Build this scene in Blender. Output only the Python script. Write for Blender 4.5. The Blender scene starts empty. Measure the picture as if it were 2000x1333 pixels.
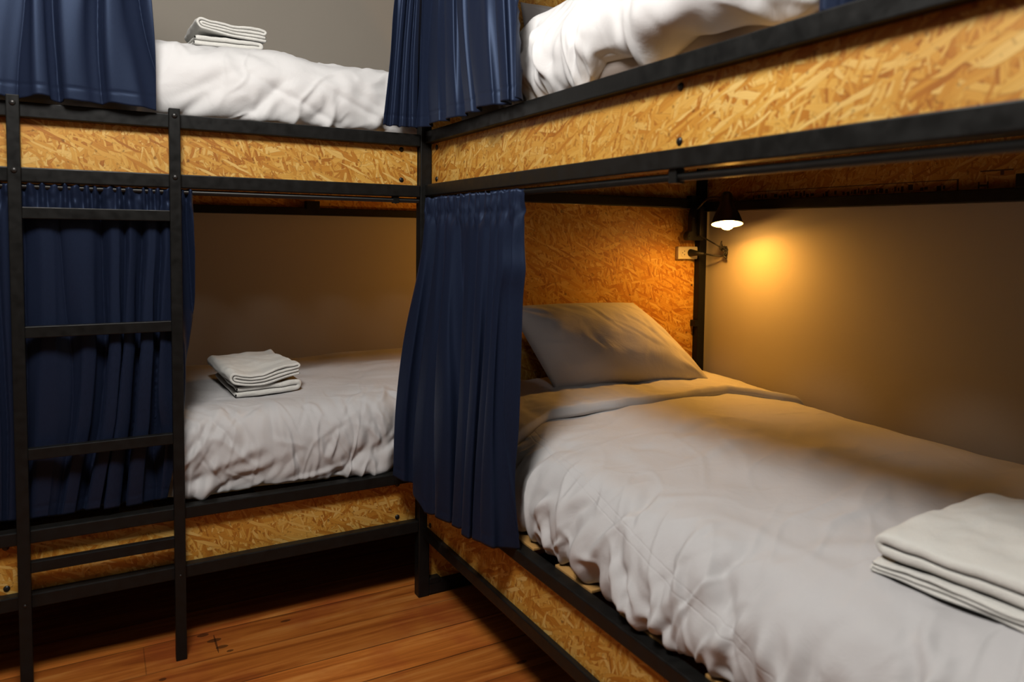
import bpy, bmesh, math, random
import numpy as np
from mathutils import Vector, Matrix

S = bpy.context.scene
COL = S.collection
rng = np.random.default_rng(7)
random.seed(7)

# ------------------------------------------------------------------ settings
S.view_settings.view_transform = 'Standard'
S.view_settings.look = 'None'
S.view_settings.gamma = 1.0
S.view_settings.use_curve_mapping = False
S.view_settings.exposure = 0.0
S.cycles.use_denoising = True
S.cycles.max_bounces = 8
S.cycles.diffuse_bounces = 1

# ------------------------------------------------------------------ materials
def new_mat(name):
    m = bpy.data.materials.new(name); m.use_nodes = True
    nt = m.node_tree
    return m, nt, nt.nodes['Principled BSDF']

def N(nt, kind, **kw):
    n = nt.nodes.new(kind)
    for k, v in kw.items():
        if k in n.inputs.keys(): n.inputs[k].default_value = v
        else: setattr(n, k, v)
    return n

def L(nt, a, b): nt.links.new(a, b)

def ramp(nt, fac, stops, interp='LINEAR'):
    r = nt.nodes.new('ShaderNodeValToRGB'); cr = r.color_ramp; cr.interpolation = interp
    while len(cr.elements) < len(stops): cr.elements.new(0.5)
    for e, (p, c) in zip(cr.elements, stops):
        e.position = p; e.color = (*c, 1) if len(c) == 3 else c
    L(nt, fac, r.inputs[0]); return r.outputs[0]

def mixc(nt, fac, a, b, blend='MIX'):
    m = nt.nodes.new('ShaderNodeMix'); m.data_type = 'RGBA'; m.blend_type = blend
    for sock, v in ((m.inputs[0], fac), (m.inputs[6], a), (m.inputs[7], b)):
        if hasattr(v, 'is_linked'): L(nt, v, sock)
        else: sock.default_value = v if isinstance(v, (int, float)) else (*v, 1)
    return m.outputs[2]

def math_n(nt, op, a, b=0.0, c=None):
    m = nt.nodes.new('ShaderNodeMath'); m.operation = op
    for i, v in enumerate((a, b, c)):
        if v is None: continue
        if hasattr(v, 'is_linked'): L(nt, v, m.inputs[i])
        else: m.inputs[i].default_value = v
    return m.outputs[0]

def srgb(r, g, b):
    f = lambda c: (c/255/12.92) if c/255 <= 0.04045 else ((c/255+0.055)/1.055)**2.4
    return (f(r), f(g), f(b))

def make_osb():
    m, nt, b = new_mat('oriented_strand_board')
    uv = nt.nodes.new('ShaderNodeUVMap')
    warp = N(nt, 'ShaderNodeTexNoise', Scale=14.0, Detail=2.0); L(nt, uv.outputs[0], warp.inputs['Vector'])
    wv = nt.nodes.new('ShaderNodeVectorMath'); wv.operation = 'MULTIPLY_ADD'
    wv.inputs[1].default_value = (0.018, 0.018, 0); L(nt, warp.outputs['Color'], wv.inputs[0]); L(nt, uv.outputs[0], wv.inputs[2])
    col = None; hgt = None
    layers = [(0, 11, 46, 0.0), (62, 8.5, 38, .40), (118, 10, 46, .45), (35, 11, 60, .5), (160, 7, 36, .62), (80, 12, 80, .55), (8, 7, 36, .66), (48, 17, 120, .64), (140, 15, 100, .64), (100, 18, 150, .64), (172, 12, 80, .62), (70, 26, 170, .7), (25, 16, 130, .7)]
    for i, (ang, sx, sy, th) in enumerate(layers):
        mp = nt.nodes.new('ShaderNodeMapping')
        mp.inputs['Rotation'].default_value = (0, 0, math.radians(ang))
        mp.inputs['Location'].default_value = (3.7*i, 1.9*i, 0)
        L(nt, wv.outputs[0], mp.inputs['Vector'])
        sc = nt.nodes.new('ShaderNodeVectorMath'); sc.operation = 'MULTIPLY'; sc.inputs[1].default_value = (sx, sy, 1)
        L(nt, mp.outputs[0], sc.inputs[0])
        v = N(nt, 'ShaderNodeTexVoronoi', Scale=1.0, Randomness=1.0); v.voronoi_dimensions = '2D'
        L(nt, sc.outputs[0], v.inputs['Vector'])
        e = N(nt, 'ShaderNodeTexVoronoi', Scale=1.0, Randomness=1.0); e.voronoi_dimensions = '2D'; e.feature = 'DISTANCE_TO_EDGE'
        L(nt, sc.outputs[0], e.inputs['Vector'])
        sep = nt.nodes.new('ShaderNodeSeparateColor'); L(nt, v.outputs['Color'], sep.inputs[0])
        g = nt.nodes.new('ShaderNodeVectorMath'); g.operation = 'MULTIPLY'; g.inputs[1].default_value = (sx*.55, sy*7, 1)
        L(nt, mp.outputs[0], g.inputs[0])
        grain = N(nt, 'ShaderNodeTexNoise', Scale=1.0, Detail=3.0, Roughness=0.6); L(nt, g.outputs[0], grain.inputs['Vector'])
        tone = math_n(nt, 'ADD', math_n(nt, 'MULTIPLY', sep.outputs[0], 0.66), math_n(nt, 'MULTIPLY', grain.outputs[0], 0.42))
        c = ramp(nt, tone, [(0.10, srgb(138, 76, 18)), (0.26, srgb(194, 127, 42)), (0.46, srgb(218, 160, 66)), (0.70, srgb(230, 181, 90)), (0.95, srgb(246, 214, 140))])
        edge = ramp(nt, e.outputs['Distance'], [(0.0, (0.55, 0.46, 0.36)), (0.05, (1, 1, 1))])
        c = mixc(nt, 0.75, c, edge, 'MULTIPLY')
        h = math_n(nt, 'ADD', math_n(nt, 'MULTIPLY', sep.outputs[2], 0.7), math_n(nt, 'MULTIPLY', grain.outputs[0], 0.3))
        if col is None: col, hgt = c, h
        else:
            k = math_n(nt, 'GREATER_THAN', sep.outputs[1], th)
            col = mixc(nt, k, col, c)
            mm = nt.nodes.new('ShaderNodeMix'); L(nt, k, mm.inputs[0]); L(nt, hgt, mm.inputs[2]); L(nt, math_n(nt, 'ADD', h, .12*i), mm.inputs[3]); hgt = mm.outputs[0]
    # dark flecks of bark and large scale tone drift
    fl = N(nt, 'ShaderNodeTexNoise', Scale=55.0, Detail=2.0); L(nt, uv.outputs[0], fl.inputs['Vector'])
    dark = ramp(nt, fl.outputs[0], [(0.26, (0.30, 0.22, 0.15)), (0.36, (1, 1, 1))])
    col = mixc(nt, 0.8, col, dark, 'MULTIPLY')
    dr = N(nt, 'ShaderNodeTexNoise', Scale=3.5, Detail=1.0); L(nt, uv.outputs[0], dr.inputs['Vector'])
    dc = ramp(nt, dr.outputs[0], [(0.3, (0.86, 0.80, 0.72)), (0.65, (1, 1, 1))])
    col = mixc(nt, 1.0, col, dc, 'MULTIPLY')
    col = mixc(nt, 1.0, col, (0.985, 0.955, 0.86), 'MULTIPLY')
    L(nt, col, b.inputs['Base Color'])
    b.inputs['Roughness'].default_value = 0.5
    bp = N(nt, 'ShaderNodeBump', Strength=0.45, Distance=0.0012); L(nt, hgt, bp.inputs['Height']); L(nt, bp.outputs[0], b.inputs['Normal'])
    return m

def make_metal():
    m, nt, b = new_mat('black_painted_steel')
    t = nt.nodes.new('ShaderNodeTexCoord')
    n = N(nt, 'ShaderNodeTexNoise', Scale=40.0, Detail=4.0); L(nt, t.outputs['Object'], n.inputs['Vector'])
    L(nt, ramp(nt, n.outputs[0], [(0.3, (0.007, 0.007, 0.0065)), (0.7, (0.011, 0.011, 0.0103))]), b.inputs['Base Color'])
    L(nt, ramp(nt, n.outputs[0], [(0.3, (0.34,)*3), (0.7, (0.5,)*3)]), b.inputs['Roughness'])
    b.inputs['Specular IOR Level'].default_value = 0.24
    bp = N(nt, 'ShaderNodeBump', Strength=0.06, Distance=0.001); L(nt, n.outputs[0], bp.inputs['Height']); L(nt, bp.outputs[0], b.inputs['Normal'])
    return m

def make_simple(name, color, rough=0.5, metallic=0.0, noise=0.0, scale=30.0):
    m, nt, b = new_mat(name)
    b.inputs['Roughness'].default_value = rough; b.inputs['Metallic'].default_value = metallic
    t = nt.nodes.new('ShaderNodeTexCoord')
    n = N(nt, 'ShaderNodeTexNoise', Scale=scale, Detail=3.0); L(nt, t.outputs['Object'], n.inputs['Vector'])
    lo = tuple(c*(1-noise) for c in color); hi = tuple(min(1, c*(1+noise)) for c in color)
    L(nt, ramp(nt, n.outputs[0], [(0.3, lo), (0.7, hi)]), b.inputs['Base Color'])
    return m

def make_cotton(name, color, bump=0.25, seams=()):
    m, nt, b = new_mat(name)
    uv = nt.nodes.new('ShaderNodeUVMap')
    n = N(nt, 'ShaderNodeTexNoise', Scale=9.0, Detail=5.0, Roughness=0.55, Distortion=0.6); L(nt, uv.outputs[0], n.inputs['Vector'])
    w = N(nt, 'ShaderNodeTexNoise', Scale=420.0, Detail=1.0); L(nt, uv.outputs[0], w.inputs['Vector'])
    h = math_n(nt, 'ADD', math_n(nt, 'MULTIPLY', n.outputs[0], 1.0), math_n(nt, 'MULTIPLY', w.outputs[0], 0.04))
    if seams:
        su = nt.nodes.new('ShaderNodeSeparateXYZ'); L(nt, uv.outputs[0], su.inputs[0])
        for c0 in seams:
            k = math_n(nt, 'ABSOLUTE', math_n(nt, 'SUBTRACT', math_n(nt, 'ADD', math_n(nt, 'ADD', su.outputs[0], math_n(nt, 'MULTIPLY', su.outputs[1], -.22)), math_n(nt, 'MULTIPLY', n.outputs[0], .012)), c0+.006))
            h = math_n(nt, 'SUBTRACT', h, math_n(nt, 'MULTIPLY', math_n(nt, 'MAXIMUM', math_n(nt, 'SUBTRACT', 1.0, math_n(nt, 'DIVIDE', k, .0035)), 0.0), .22))
    bp = N(nt, 'ShaderNodeBump', Strength=bump, Distance=0.02); L(nt, h, bp.inputs['Height']); L(nt, bp.outputs[0], b.inputs['Normal'])
    b.inputs['Base Color'].default_value = (*color, 1)
    b.inputs['Roughness'].default_value = 0.85
    b.inputs['Sheen Weight'].default_value = 0.12
    b.inputs['Specular IOR Level'].default_value = 0.2
    return m

def make_towel():
    m, nt, b = new_mat('white_terry_cotton')
    t = nt.nodes.new('ShaderNodeTexCoord')
    n = N(nt, 'ShaderNodeTexNoise', Scale=260.0, Detail=3.0, Roughness=0.7); L(nt, t.outputs['Object'], n.inputs['Vector'])
    n2 = N(nt, 'ShaderNodeTexNoise', Scale=45.0, Detail=3.0); L(nt, t.outputs['Object'], n2.inputs['Vector'])
    h = math_n(nt, 'ADD', n.outputs[0], n2.outputs[0])
    bp = N(nt, 'ShaderNodeBump', Strength=0.5, Distance=0.003); L(nt, h, bp.inputs['Height']); L(nt, bp.outputs[0], b.inputs['Normal'])
    b.inputs['Base Color'].default_value = (0.84, 0.82, 0.76, 1)
    b.inputs['Roughness'].default_value = 0.95
    b.inputs['Sheen Weight'].default_value = 0.25
    b.inputs['Specular IOR Level'].default_value = 0.1
    return m

def make_satin():
    m, nt, b = new_mat('navy_satin')
    uv = nt.nodes.new('ShaderNodeUVMap')
    mp = nt.nodes.new('ShaderNodeMapping'); mp.inputs['Scale'].default_value = (900, 60, 1); L(nt, uv.outputs[0], mp.inputs['Vector'])
    n = N(nt, 'ShaderNodeTexNoise', Scale=1.0, Detail=2.0); L(nt, mp.outputs[0], n.inputs['Vector'])
    L(nt, ramp(nt, n.outputs[0], [(0.3, (0.0088, 0.0132, 0.030)), (0.7, (0.0125, 0.0185, 0.042))]), b.inputs['Base Color'])
    b.inputs['Roughness'].default_value = 0.45
    b.inputs['Specular IOR Level'].default_value = 0.32
    b.inputs['Specular Tint'].default_value = (0.45, 0.62, 1.0, 1)
    b.inputs['Sheen Weight'].default_value = 0.05
    b.inputs['Sheen Roughness'].default_value = 0.4
    b.inputs['Sheen Tint'].default_value = (0.25, 0.38, 0.85, 1)
    bp = N(nt, 'ShaderNodeBump', Strength=0.05, Distance=0.002); L(nt, n.outputs[0], bp.inputs['Height']); L(nt, bp.outputs[0], b.inputs['Normal'])
    return m

NAILS = [(-.663, .093, .022, .012), (-.636, .046, .026, .014), (-.620, -.002, .024, .013), (-.6335, .02, .004, .075), (-.602, -.036, .014, .009), (-.418, .062, .02, .009), (-.79, -.10, .012, .01), (.14, -.50, .022, .01)]
def make_floor_mat():
    m, nt, b = new_mat('worn_wooden_planks')
    t = nt.nodes.new('ShaderNodeTexCoord')
    sep = nt.nodes.new('ShaderNodeSeparateXYZ'); L(nt, t.outputs['Object'], sep.inputs[0])
    row = math_n(nt, 'DIVIDE', math_n(nt, 'ADD', sep.outputs[1], 10.295), 0.16)
    ri = math_n(nt, 'FLOOR', row); rf = math_n(nt, 'FRACT', row)
    wn = nt.nodes.new('ShaderNodeTexWhiteNoise'); wn.noise_dimensions = '1D'; L(nt, ri, wn.inputs['W'])
    # grain, stretched along x, offset for each plank
    cb = nt.nodes.new('ShaderNodeCombineXYZ')
    L(nt, math_n(nt, 'ADD', math_n(nt, 'MULTIPLY', sep.outputs[0], 1.6), math_n(nt, 'MULTIPLY', wn.outputs[0], 37.0)), cb.inputs[0])
    L(nt, math_n(nt, 'MULTIPLY', sep.outputs[1], 26.0), cb.inputs[1]); L(nt, ri, cb.inputs[2])
    g = N(nt, 'ShaderNodeTexNoise', Scale=1.0, Detail=6.0, Roughness=0.62, Distortion=0.7); L(nt, cb.outputs[0], g.inputs['Vector'])
    col = ramp(nt, g.outputs[0], [(0.25, srgb(120, 58, 18)), (0.42, srgb(176, 96, 34)), (0.55, srgb(204, 120, 48)), (0.72, srgb(222, 150, 76))])
    # reddish worn varnish and pale scuffs
    p = N(nt, 'ShaderNodeTexNoise', Scale=3.2, Detail=4.0, Roughness=0.6); L(nt, t.outputs['Object'], p.inputs['Vector'])
    col = mixc(nt, ramp(nt, p.outputs[0], [(0.48, (0, 0, 0)), (0.68, (0.62,)*3)]), col, srgb(164, 72, 36))
    q = N(nt, 'ShaderNodeTexNoise', Scale=11.0, Detail=6.0, Roughness=0.7); L(nt, cb.outputs[0], q.inputs['Vector'])
    col = mixc(nt, ramp(nt, q.outputs[0], [(0.62, (0, 0, 0)), (0.78, (0.55,)*3)]), col, srgb(82, 44, 22))
    tone = math_n(nt, 'ADD', 0.82, math_n(nt, 'MULTIPLY', wn.outputs[0], 0.3))
    tc = nt.nodes.new('ShaderNodeCombineColor'); [L(nt, tone, tc.inputs[i]) for i in range(3)]
    col = mixc(nt, 1.0, col, tc.outputs[0], 'MULTIPLY')
    # seams between planks (some open and dark) and a butt joint
    d = math_n(nt, 'MINIMUM', rf, math_n(nt, 'SUBTRACT', 1.0, rf))
    sw = math_n(nt, 'ADD', 0.008, math_n(nt, 'MULTIPLY', p.outputs[0], 0.014))
    seam = math_n(nt, 'LESS_THAN', d, sw)
    # butt joints: every plank ends somewhere
    xo = math_n(nt, 'FRACT', math_n(nt, 'DIVIDE', math_n(nt, 'ADD', sep.outputs[0], math_n(nt, 'ADD', math_n(nt, 'MULTIPLY', ri, 3.37), 1.15)), 8.0))
    butt = math_n(nt, 'LESS_THAN', xo, 0.0004)
    k = math_n(nt, 'MAXIMUM', seam, butt)
    col = mixc(nt, math_n(nt, 'MULTIPLY', k, math_n(nt, 'ADD', 0.35, math_n(nt, 'MULTIPLY', wn.outputs[0], 0.55))), col, srgb(38, 20, 10))
    # dark nail marks and worn nicks by the butt joint
    for nx, ny, rx, ry in NAILS:
        ax = math_n(nt, 'DIVIDE', math_n(nt, 'SUBTRACT', sep.outputs[0], nx), rx); ay = math_n(nt, 'DIVIDE', math_n(nt, 'SUBTRACT', sep.outputs[1], ny), ry)
        dd = math_n(nt, 'ADD', math_n(nt, 'ADD', math_n(nt, 'MULTIPLY', ax, ax), math_n(nt, 'MULTIPLY', ay, ay)), math_n(nt, 'MULTIPLY', g.outputs[0], 0.9))
        col = mixc(nt, math_n(nt, 'MULTIPLY', math_n(nt, 'LESS_THAN', dd, 1.0), 0.7), col, srgb(34, 18, 10))
    L(nt, col, b.inputs['Base Color'])
    b.inputs['Roughness'].default_value = 0.5
    b.inputs['Specular IOR Level'].default_value = 0.35
    hh = math_n(nt, 'SUBTRACT', math_n(nt, 'MULTIPLY', g.outputs[0], 0.35), k)
    bp = N(nt, 'ShaderNodeBump', Strength=0.3, Distance=0.002); L(nt, hh, bp.inputs['Height']); L(nt, bp.outputs[0], b.inputs['Normal'])
    return m

def make_plaster(name, color):
    m, nt, b = new_mat(name)
    t = nt.nodes.new('ShaderNodeTexCoord')
    n = N(nt, 'ShaderNodeTexNoise', Scale=3.0, Detail=5.0); L(nt, t.outputs['Object'], n.inputs['Vector'])
    f = N(nt, 'ShaderNodeTexNoise', Scale=70.0, Detail=3.0); L(nt, t.outputs['Object'], f.inputs['Vector'])
    L(nt, ramp(nt, n.outputs[0], [(0.3, tuple(c*.96 for c in color)), (0.7, color)]), b.inputs['Base Color'])
    b.inputs['Roughness'].default_value = 0.8
    bp = N(nt, 'ShaderNodeBump', Strength=0.12, Distance=0.003); L(nt, f.outputs[0], bp.inputs['Height']); L(nt, bp.outputs[0], b.inputs['Normal'])
    return m

OSB = make_osb()
RODM = make_simple('dark_polished_rod', (0.035, 0.034, 0.032), 0.4, 0.8, .1)
STEEL = make_metal()
BOLT = make_simple('dark_bolt_head', (0.012, 0.011, 0.010), 0.35)
CHROME = make_simple('worn_steel_bolt', (0.05, 0.048, 0.046), 0.38, 0.7)
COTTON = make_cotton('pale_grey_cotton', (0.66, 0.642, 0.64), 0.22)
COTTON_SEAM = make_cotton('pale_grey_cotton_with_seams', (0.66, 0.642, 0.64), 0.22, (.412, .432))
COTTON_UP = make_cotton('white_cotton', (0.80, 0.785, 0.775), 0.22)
SHEET = make_cotton('taupe_sheet', (0.46, 0.40, 0.36), 0.15)
PILLOWC = make_cotton('grey_cotton_pillow', (0.60, 0.57, 0.58), 0.25)
TOWEL = make_towel()
SATIN = make_satin()
FLOORM = make_floor_mat()
PLASTER = make_plaster('beige_plaster', (0.50, 0.445, 0.37))
CEILM = make_plaster('ceiling_paint', (0.30, 0.28, 0.25))  # unseen ceiling, toned down to weaken the bounced light
DARKWALL = make_plaster('bounce_damping_wall', (0.10, 0.085, 0.07))  # unseen walls, made dark to hold down bounced light
PINE = make_simple('pine_slat', srgb(198, 150, 86), 0.6, 0, 0.15, 18)
LAMPBLACK = make_simple('black_lamp_paint', (0.012, 0.011, 0.010), 0.38)
LAMPIN = make_simple('white_lamp_lining', (0.80, 0.74, 0.62), 0.35)
PLASTIC = make_simple('cream_plastic', (0.78, 0.72, 0.58), 0.35)
RUBBER = make_simple('black_rubber_cord', (0.012, 0.011, 0.010), 0.5)
INK = make_simple('black_stamp_ink', (0.10, 0.05, 0.02), 0.8)
def emit(name, c, s):
    m = bpy.data.materials.new(name); m.use_nodes = True; nt = m.node_tree
    nt.nodes.remove(nt.nodes['Principled BSDF'])
    e = N(nt, 'ShaderNodeEmission', Strength=s); e.inputs[0].default_value = (*c, 1)
    L(nt, e.outputs[0], nt.nodes['Material Output'].inputs[0]); return m
BULB = emit('glowing_bulb', (1.0, 0.50, 0.11), 80.0)

# ------------------------------------------------------------------ numpy noise
def gnoise(x, y, seed=0):
    x = np.asarray(x, float); y = np.asarray(y, float)
    xi = np.floor(x).astype(np.int64); yi = np.floor(y).astype(np.int64)
    xf = x-xi; yf = y-yi
    def g(ix, iy, dx, dy):
        h = (ix*374761393 + iy*668265263 + seed*144665) & 0xffffffff
        h = ((h ^ (h >> 13))*1274126177) & 0xffffffff
        h = (h ^ (h >> 16)) & 0xffff
        a = h*(2*np.pi/65536.0)
        return np.cos(a)*dx+np.sin(a)*dy
    u = xf*xf*xf*(xf*(xf*6-15)+10); v = yf*yf*yf*(yf*(yf*6-15)+10)
    a = g(xi, yi, xf, yf); b = g(xi+1, yi, xf-1, yf); c = g(xi, yi+1, xf, yf-1); d = g(xi+1, yi+1, xf-1, yf-1)
    return 1.5*((a*(1-u)+b*u)*(1-v)+(c*(1-u)+d*u)*v)

def fbm(x, y, seed=0, octv=3):
    s = 0; a = 1.0; f = 1.0
    for i in range(octv):
        s = s+a*gnoise(x*f+13.1*i, y*f-7.7*i, seed+i); a *= .5; f *= 2.03
    return s

def smooth(t): t = np.clip(t, 0, 1); return t*t*(3-2*t)

# ------------------------------------------------------------------ mesh helpers
def link(name, me, mat=None, parent=None, smooth_shade=False):
    o = bpy.data.objects.new(name, me); COL.objects.link(o)
    if mat is not None: me.materials.append(mat)
    if parent is not None:
        o.parent = parent
        if parent.parent is None and parent.type == 'EMPTY': o.matrix_parent_inverse = Matrix.Translation(-parent.location)
    if smooth_shade: me.polygons.foreach_set('use_smooth', [True]*len(me.polygons))
    return o

def tag(o, label=None, cat=None, group=None, kind=None):
    if label: o['label'] = label
    if cat: o['category'] = cat
    if group: o['group'] = group
    if kind: o['kind'] = kind
    return o

def empty(name, loc, label, cat, group=None, kind=None):
    o = bpy.data.objects.new(name, None); COL.objects.link(o); o.location = loc
    o.empty_display_size = 0.1
    return tag(o, label, cat, group, kind)

def box_mesh(name, lo, hi, bevel=0.003, uvoff=(0, 0)):
    bm = bmesh.new()
    bmesh.ops.create_cube(bm, size=1)
    c = [(a+b)/2 for a, b in zip(lo, hi)]; s = [abs(b-a) for a, b in zip(lo, hi)]
    for v in bm.verts: v.co = Vector([c[i]+v.co[i]*s[i] for i in range(3)])
    if bevel > 0: bmesh.ops.bevel(bm, geom=bm.edges[:], offset=min(bevel, min(s)*.45), segments=2, affect='EDGES', profile=0.5)
    uvl = bm.loops.layers.uv.new('UVMap')
    for f in bm.faces:
        n = f.normal; ax = max(range(3), key=lambda i: abs(n[i]))
        ij = {0: (1, 2), 1: (0, 2), 2: (0, 1)}[ax]
        for l in f.loops: l[uvl].uv = (l.vert.co[ij[0]]+uvoff[0]+ax*5.3, l.vert.co[ij[1]]+uvoff[1])
    me = bpy.data.meshes.new(name); bm.to_mesh(me); bm.free(); return me

def box(name, lo, hi, mat, parent=None, bevel=0.003, uvoff=(0, 0)):
    return link(name, box_mesh(name, lo, hi, bevel, uvoff), mat, parent)

def grid_mesh(name, P, UV=None, close_u=False, caps=False):
    """P: (nu, nv, 3) array of points."""
    nu, nv = P.shape[:2]
    V = P.reshape(-1, 3)
    idx = np.arange(nu*nv).reshape(nu, nv)
    if close_u: a = idx; b = np.roll(idx, -1, 0)
    else: a = idx[:-1]; b = idx[1:]
    F = np.stack([a[:, :-1], b[:, :-1], b[:, 1:], a[:, 1:]], -1).reshape(-1, 4)
    faces = [tuple(f) for f in F.tolist()]
    if caps:
        faces.append(tuple(idx[:, 0].tolist())); faces.append(tuple(idx[::-1, -1].tolist()))
    me = bpy.data.meshes.new(name); me.from_pydata(V.tolist(), [], faces)
    uvl = me.uv_layers.new(name='UVMap')
    if UV is None:
        UV = np.stack(np.meshgrid(np.linspace(0, 1, nu), np.linspace(0, 1, nv), indexing='ij'), -1)
    uvf = UV.reshape(-1, 2)
    li = np.empty(len(me.loops), dtype=np.int32); me.loops.foreach_get('vertex_index', li)
    uvl.data.foreach_set('uv', uvf[li].astype(np.float32).ravel())
    me.validate(); me.update()
    return me

def tube_mesh(name, pts, r, seg=10, caps=True):
    pts = np.array(pts, float); n = len(pts)
    T = np.gradient(pts, axis=0); T /= np.linalg.norm(T, axis=1)[:, None]+1e-12
    up = np.array([0, 0, 1.0]) if abs(T[0][2]) < .9 else np.array([1.0, 0, 0])
    A = np.cross(T[0], up); A /= np.linalg.norm(A)
    P = np.empty((seg, n, 3)); rr = np.broadcast_to(np.asarray(r, float), (n,))
    for i in range(n):
        A = A-T[i]*(A@T[i]); A /= np.linalg.norm(A)+1e-12; B = np.cross(T[i], A)
        for k in range(seg):
            th = 2*np.pi*k/seg; P[k, i] = pts[i]+rr[i]*(np.cos(th)*A+np.sin(th)*B)
    return grid_mesh(name, P, close_u=True, caps=caps)

def lathe_mesh(name, prof, centre, axis=(0, 0, 1), seg=32):
    ax = Vector(axis).normalized(); q = Vector((0, 0, 1)).rotation_difference(ax)
    P = np.empty((seg, len(prof), 3))
    for k in range(seg):
        th = 2*math.pi*k/seg
        for j, (r, h) in enumerate(prof):
            P[k, j] = Vector(centre)+q @ Vector((r*math.cos(th), r*math.sin(th), h))
    return grid_mesh(name, P, close_u=True)

def spline(pts, n):
    """Catmull-Rom through 2D/3D points, resampled to n points by arc length."""
    p = np.array(pts, float); p = np.vstack([2*p[0]-p[1], p, 2*p[-1]-p[-2]])
    out = []
    for i in range(1, len(p)-2):
        t = np.linspace(0, 1, 40, endpoint=False)[:, None]
        a, b, c, d = p[i-1], p[i], p[i+1], p[i+2]
        out.append(.5*((2*b)+(-a+c)*t+(2*a-5*b+4*c-d)*t*t+(-a+3*b-3*c+d)*t**3))
    out = np.vstack(out+[p[-2][None]])
    s = np.r_[0, np.cumsum(np.linalg.norm(np.diff(out, axis=0), axis=1))]
    q = np.linspace(0, s[-1], n)
    return np.stack([np.interp(q, s, out[:, k]) for k in range(out.shape[1])], 1), q

def bolt(name, c, axis, r, mat, parent):
    prof = [(0.0001, .55*r), (.5*r, .5*r), (.85*r, .28*r), (r, 0.0), (r, -.1*r)]
    return link(name, lathe_mesh(name, prof, c, axis, 14), mat, parent, True)

# ------------------------------------------------------------------ camera
CAM = Vector((-0.92866584, -2.32289883, 1.25))
YAW, PIT, ROL = [math.radians(a) for a in (29.23240038, -3.18774955, 0.6735942)]
F = 1447.36; SH = 0.08527284893
fwd = Vector((math.sin(YAW)*math.cos(PIT), math.cos(YAW)*math.cos(PIT), math.sin(PIT)))
rt = Vector((math.cos(YAW), -math.sin(YAW), 0)); upv = rt.cross(fwd)
r2 = rt*math.cos(ROL)+upv*math.sin(ROL); u2 = -rt*math.sin(ROL)+upv*math.cos(ROL)
cd = bpy.data.cameras.new('camera'); cam = bpy.data.objects.new('camera', cd); COL.objects.link(cam)
cd.sensor_width = 36.0; cd.sensor_fit = 'HORIZONTAL'; cd.lens = F/2000*36; cd.shift_y = -SH*F/2000
cd.clip_start = 0.02
cam.matrix_world = Matrix(((r2.x, u2.x, -fwd.x, CAM.x), (r2.y, u2.y, -fwd.y, CAM.y), (r2.z, u2.z, -fwd.z, CAM.z), (0, 0, 0, 1)))
cd.dof.use_dof = True; cd.dof.focus_distance = 2.55; cd.dof.aperture_fstop = 2.8
S.camera = cam

# ------------------------------------------------------------------ room
XR, YB, XL, YF, ZC = 1.322, 1.275, -2.75, -3.6, 2.85
tag(box('floor', (XL-.1, YF-.1, -.1), (XR+.1, YB+.1, 0), FLOORM, None, 0), kind='structure')
tag(box('ceiling', (XL-.1, YF-.1, ZC), (XR+.1, YB+.1, ZC+.1), CEILM, None, 0), kind='structure')
tag(box('wall_right', (XR, YF, 0), (XR+.1, YB, ZC), PLASTER, None, 0), kind='structure')
tag(box('wall_back', (XL-.1, YB, 0), (XR+.1, YB+.1, ZC), PLASTER, None, 0), kind='structure')
tag(box('wall_front', (XL-.1, YF-.1, 0), (XR+.1, YF, ZC), DARKWALL, None, 0), kind='structure')
tag(box('wall_left', (XL-.1, YF, 0), (XL, YB, ZC), DARKWALL, None, 0), kind='structure')

def area(name, loc, target, sx, sy, power, color):
    ld = bpy.data.lights.new(name, 'AREA'); ld.shape = 'RECTANGLE'; ld.size = sx; ld.size_y = sy; ld.energy = power; ld.color = color
    o = bpy.data.objects.new(name, ld); COL.objects.link(o); o.location = loc
    o.rotation_euler = (Vector(target)-Vector(loc)).to_track_quat('-Z', 'Y').to_euler(); return o
pl_ = bpy.data.lights.new('ceiling_globe_light', 'POINT'); pl_.energy = 122; pl_.shadow_soft_size = .24; pl_.color = (1.0, .975, .945)
po_ = bpy.data.objects.new('ceiling_globe_light', pl_); COL.objects.link(po_); po_.location = (-1.0, -1.42, 2.63)
w = bpy.data.worlds.new('world'); S.world = w; w.use_nodes = True
w.node_tree.nodes['Background'].inputs[0].default_value = (0.75, 0.85, 1.0, 1); w.node_tree.nodes['Background'].inputs[1].default_value = 0.0

# ------------------------------------------------------------------ bunk beds
TB = 0.038   # tube width
def bolts_on(panel, pts, axis, r=.0085):
    for p in pts: bolt('bolt', p, axis, r, BOLT, panel)

# ---- bed along the back wall (front plane y = 0)
bedA = empty('bunk_bed', (-.6, .6, 0), 'black steel bunk bed with strand board sides along the back wall, ladder on its front', 'bunk bed', 'bunk beds')
AX0, AX1, AY1 = -1.95, 0.0165, 1.2
box('side_rail', (AX0, 0, 1.546), (AX1, TB, 1.586), STEEL, bedA)
box('side_rail', (AX0, 0, 1.378), (AX1, TB, 1.4165), STEEL, bedA)
box('side_rail', (AX0, 0, .411), (AX1, TB, .4475), STEEL, bedA)
box('side_rail', (AX0, 0, .234), (AX1, TB, .272), STEEL, bedA)
pu = box('strand_board_side', (AX0+.01, .026, 1.408), (AX1-.001, .037, 1.552), OSB, bedA, .001, (.31, .17))
pl = box('strand_board_side', (AX0+.01, .030, .265), (AX1-.001, .0375, .418), OSB, bedA, .001, (2.31, .67))
bolts_on(pu, [(x, .0262, z) for x in (-.041, -1.157) for z in (1.535, 1.4345)], (0, -1, 0))
bolts_on(pl, [(-.05, .0302, .402), (-.05, .0302, .2885), (-1.157, .0302, .401), (-1.157, .0302, .2885)], (0, -1, 0))
box('back_rail', (AX0, AY1-TB, 1.5), (1.268, AY1, 1.54), STEEL, bedA)
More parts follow.
